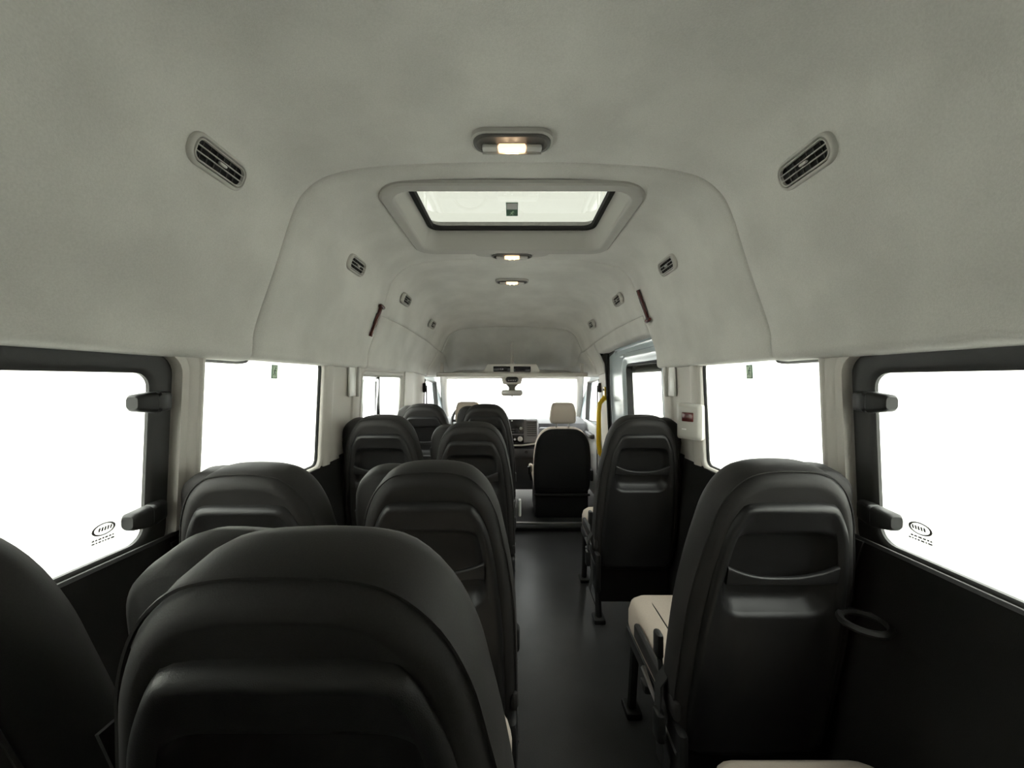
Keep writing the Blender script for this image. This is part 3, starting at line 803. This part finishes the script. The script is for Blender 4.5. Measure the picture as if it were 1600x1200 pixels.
# ------------------------------------------------------------------ emergency hammers
def make_hammer(y, s, z, label, lean):
    Hm = empty('emergency_hammer')
    g = G(); rr = []
    for t in range(0, 17):
        q = t/16; w_ = .0115 if q > .5 else .0085
        if q > .5 and t % 2: w_ -= .0022
        rr.append([(p[0], .065 - q*.165, .012+p[1]) for p in rrect(w_, .009, .006, 3)])
    g.stack(rr); g.build('grip', 'red', Hm)
    g = G(); g.tube([(-.032, .072, .014), (-.022, .072, .014), (.022, .072, .014), (.030, .072, .014), (.036, .072, .014)], [.006, .012, .012, .009, .003], 10); g.build('head', 'red', Hm)
    g = G(); g.rbox((0, .0, .002), (.016, .06, .012), .003); g.build('clip', 'lampdark', Hm)
    a, b = (side_x(z-.05), z-.05), (side_x(z+.05), z+.05)
    up0 = Vector((s*(b[0]-a[0]), 0, b[1]-a[1])).normalized()
    u0 = Vector((0, -s, 0)); n = u0.cross(up0)
    up = (up0*math.cos(lean) + u0*math.sin(lean)); u = up.cross(n)
    mm = Matrix((u, up, n)).transposed().to_4x4(); mm.translation = Vector((s*(a[0]+b[0])/2, y, z))
    Hm.matrix_world = mm
    tag(Hm, label, 'hammer', 'emergency hammers'); return Hm
make_hammer(2.09, -1, 1.605, 'red emergency hammer clipped above the sliding window', R(4))
hm = make_hammer(2.08, 1, 1.665, 'red emergency hammer clipped above the sliding door', R(176))

# ------------------------------------------------------------------ wall fittings
# stop request box with a red lens
bx = empty('switch_box', (.822, 1.765, 1.08), R(32)); tag(bx, 'grey wall box with a dark red lens on the right pillar', 'switch box')
g = G(); rr = [[(-xx, p[0], p[1]) for p in rrect(.062-i, .082-i, .012, 3)] for i, xx in ((0, -.055), (0, .012), (.010, .022), (.018, .024))]
g.stack(rr); g.build('housing', 'panelgrey', bx)
g = G(); g.rbox((-.026, .0, .022), (.008, .056, .042), .003); g.build('red_lens', 'redlens', bx)
g = G(); g.rbox((-.0255, .018, -.035), (.004, .022, .005), .0015); g.build('marking', 'white', bx)
for s, nm in ((-1, 'left'), (1, 'right')):
    c = empty('pillar_fitting', (s*.815, 2.0, 1.262)); tag(c, 'narrow white faced pillar fitting on the %s grey pillar' % nm, 'pillar fitting', 'white faced pillar fittings')
    g = G(); g.rbox((s*.012, .050, 0), (.026, .018, .160), .005); g.build('body', 'bezel', c)
    g = G(); g.rbox((s*.016, -.002, 0), (.012, .078, .150), .004); g.build('face', 'white', c)
# yellow grab handle on the right door pillar
gh = empty('grab_handle', (.812, 3.41, .725)); tag(gh, 'yellow tubular grab handle on the right door pillar', 'grab handle')
g = G(); g.tube([(.02, .03, .40), (.0, .0, .38), (-.035, -.01, .34), (-.045, -.012, .26), (-.045, -.012, -.02), (-.035, -.01, -.10), (.0, 0, -.14), (.02, .03, -.15)], .020, 10); g.build('rail', 'yellow', gh)
for zc in (.425, -.175):
    g = G(); g.stack([[(xx, p[0]+.01, zc+p[1]) for p in rrect(.032, .060, .028, 5)] for xx in (.030, .004)]); f_ = g.build('flange', 'yellow', gh)
    for q in (-.035, .035):
        g = G(); g.tube([(.010, .01, zc+q), (-.003, .01, zc+q)], .010, 8); g.build('bolt', 'seatblack', f_)
# cab seat belts on the door pillars
for s, nm in ((1, 'right'), (-1, 'left')):
    b_ = empty('seat_belt', (s*.815, 3.58, 1.20)); tag(b_, 'black seat belt hanging from the %s cab door pillar' % nm, 'seat belt', 'cab seat belts')
    g = G(); g.rbox((0, 0, 0), (.03, .045, .09), .01); g.build('anchor', 'seatblack', b_)
    g = G(); g.stack([[(x-.002, y-.022, z), (x+.002, y-.022, z), (x+.002, y+.022, z), (x-.002, y+.022, z)] for x, y, z in ((-s*.018, 0, .02), (-s*.022, .01, -.3), (-s*.02, 0, -.8))]); g.build('webbing', 'belt', b_)

# exit stickers
def running(g, P, k=1.):
    def quad(a, b, w_):
        a, b = Vector(a), Vector(b); t = (b-a).normalized(); n = Vector((-t.y, t.x))*w_
        g.add([P(*(a+n)), P(*(a-n)), P(*(b-n)), P(*(b+n))], [(0, 1, 2, 3)])
    g.add([P(.004+.0034*math.cos(2*math.pi*i/10), .013+.0034*math.sin(2*math.pi*i/10)) for i in range(10)], [tuple(range(10))])
    quad((.002, .009), (-.002, -.002), .0026); quad((-.002, -.002), (.004, -.007), .0015); quad((.004, -.007), (.002, -.014), .0014)
    quad((-.002, -.002), (-.004, -.009), .0015); quad((-.004, -.009), (-.009, -.011), .0014); quad((.002, .007), (.008, .002), .0012); quad((.0, .007), (-.006, .003), .0012)
for s, nm in ((-1, 'left'), (1, 'right')):
    yc, zc = 1.385, 1.300
    e = empty('exit_sticker', (s*wx(zc, .013), yc, zc)); tag(e, 'small green running figure exit sticker on the %s fixed window' % nm, 'sticker', 'exit stickers')
    def P(a, b, o=0., s=s): return (-s*(.0015+o) - s*b*.05, -s*a*1.0, b)
    g = G(); g.add([P(-.017, -.025), P(.017, -.025), P(.017, .025), P(-.017, .025), P(-.017, -.025, -.002), P(.017, -.025, -.002), P(.017, .025, -.002), P(-.017, .025, -.002)], [(0, 1, 2, 3), (7, 6, 5, 4), (0, 4, 5, 1), (1, 5, 6, 2), (2, 6, 7, 3), (3, 7, 4, 0)]); g.build('backing', 'green', e)
    g = G(); g.add([P(-.0135, -.0215, .0004), P(.0135, -.0215, .0004), P(.0135, .0215, .0004), P(-.0135, .0215, .0004)], [(0, 1, 2, 3)]); g.build('pale_field', 'palegreen', e)
    g = G(); running(g, lambda a, b: P(a, b, .0008)); g.build('figure', 'green', e)
e = empty('exit_sticker', (0, 1.70, 2.020)); tag(e, 'dark sticker with a pale upper half on the roof window', 'sticker')
g = G(); g.rbox((0, 0, .001), (.052, .13, .003), .001); g.build('backing', 'green', e)
g = G(); g.rbox((0, -.034, -.0012), (.047, .058, .001), .0004); g.build('pale_field', 'lens', e)
g = G(); running(g, lambda a, b: (a*1.3, .034 - b*1.4, -.0012)); g.build('figure', 'palegreen', e)
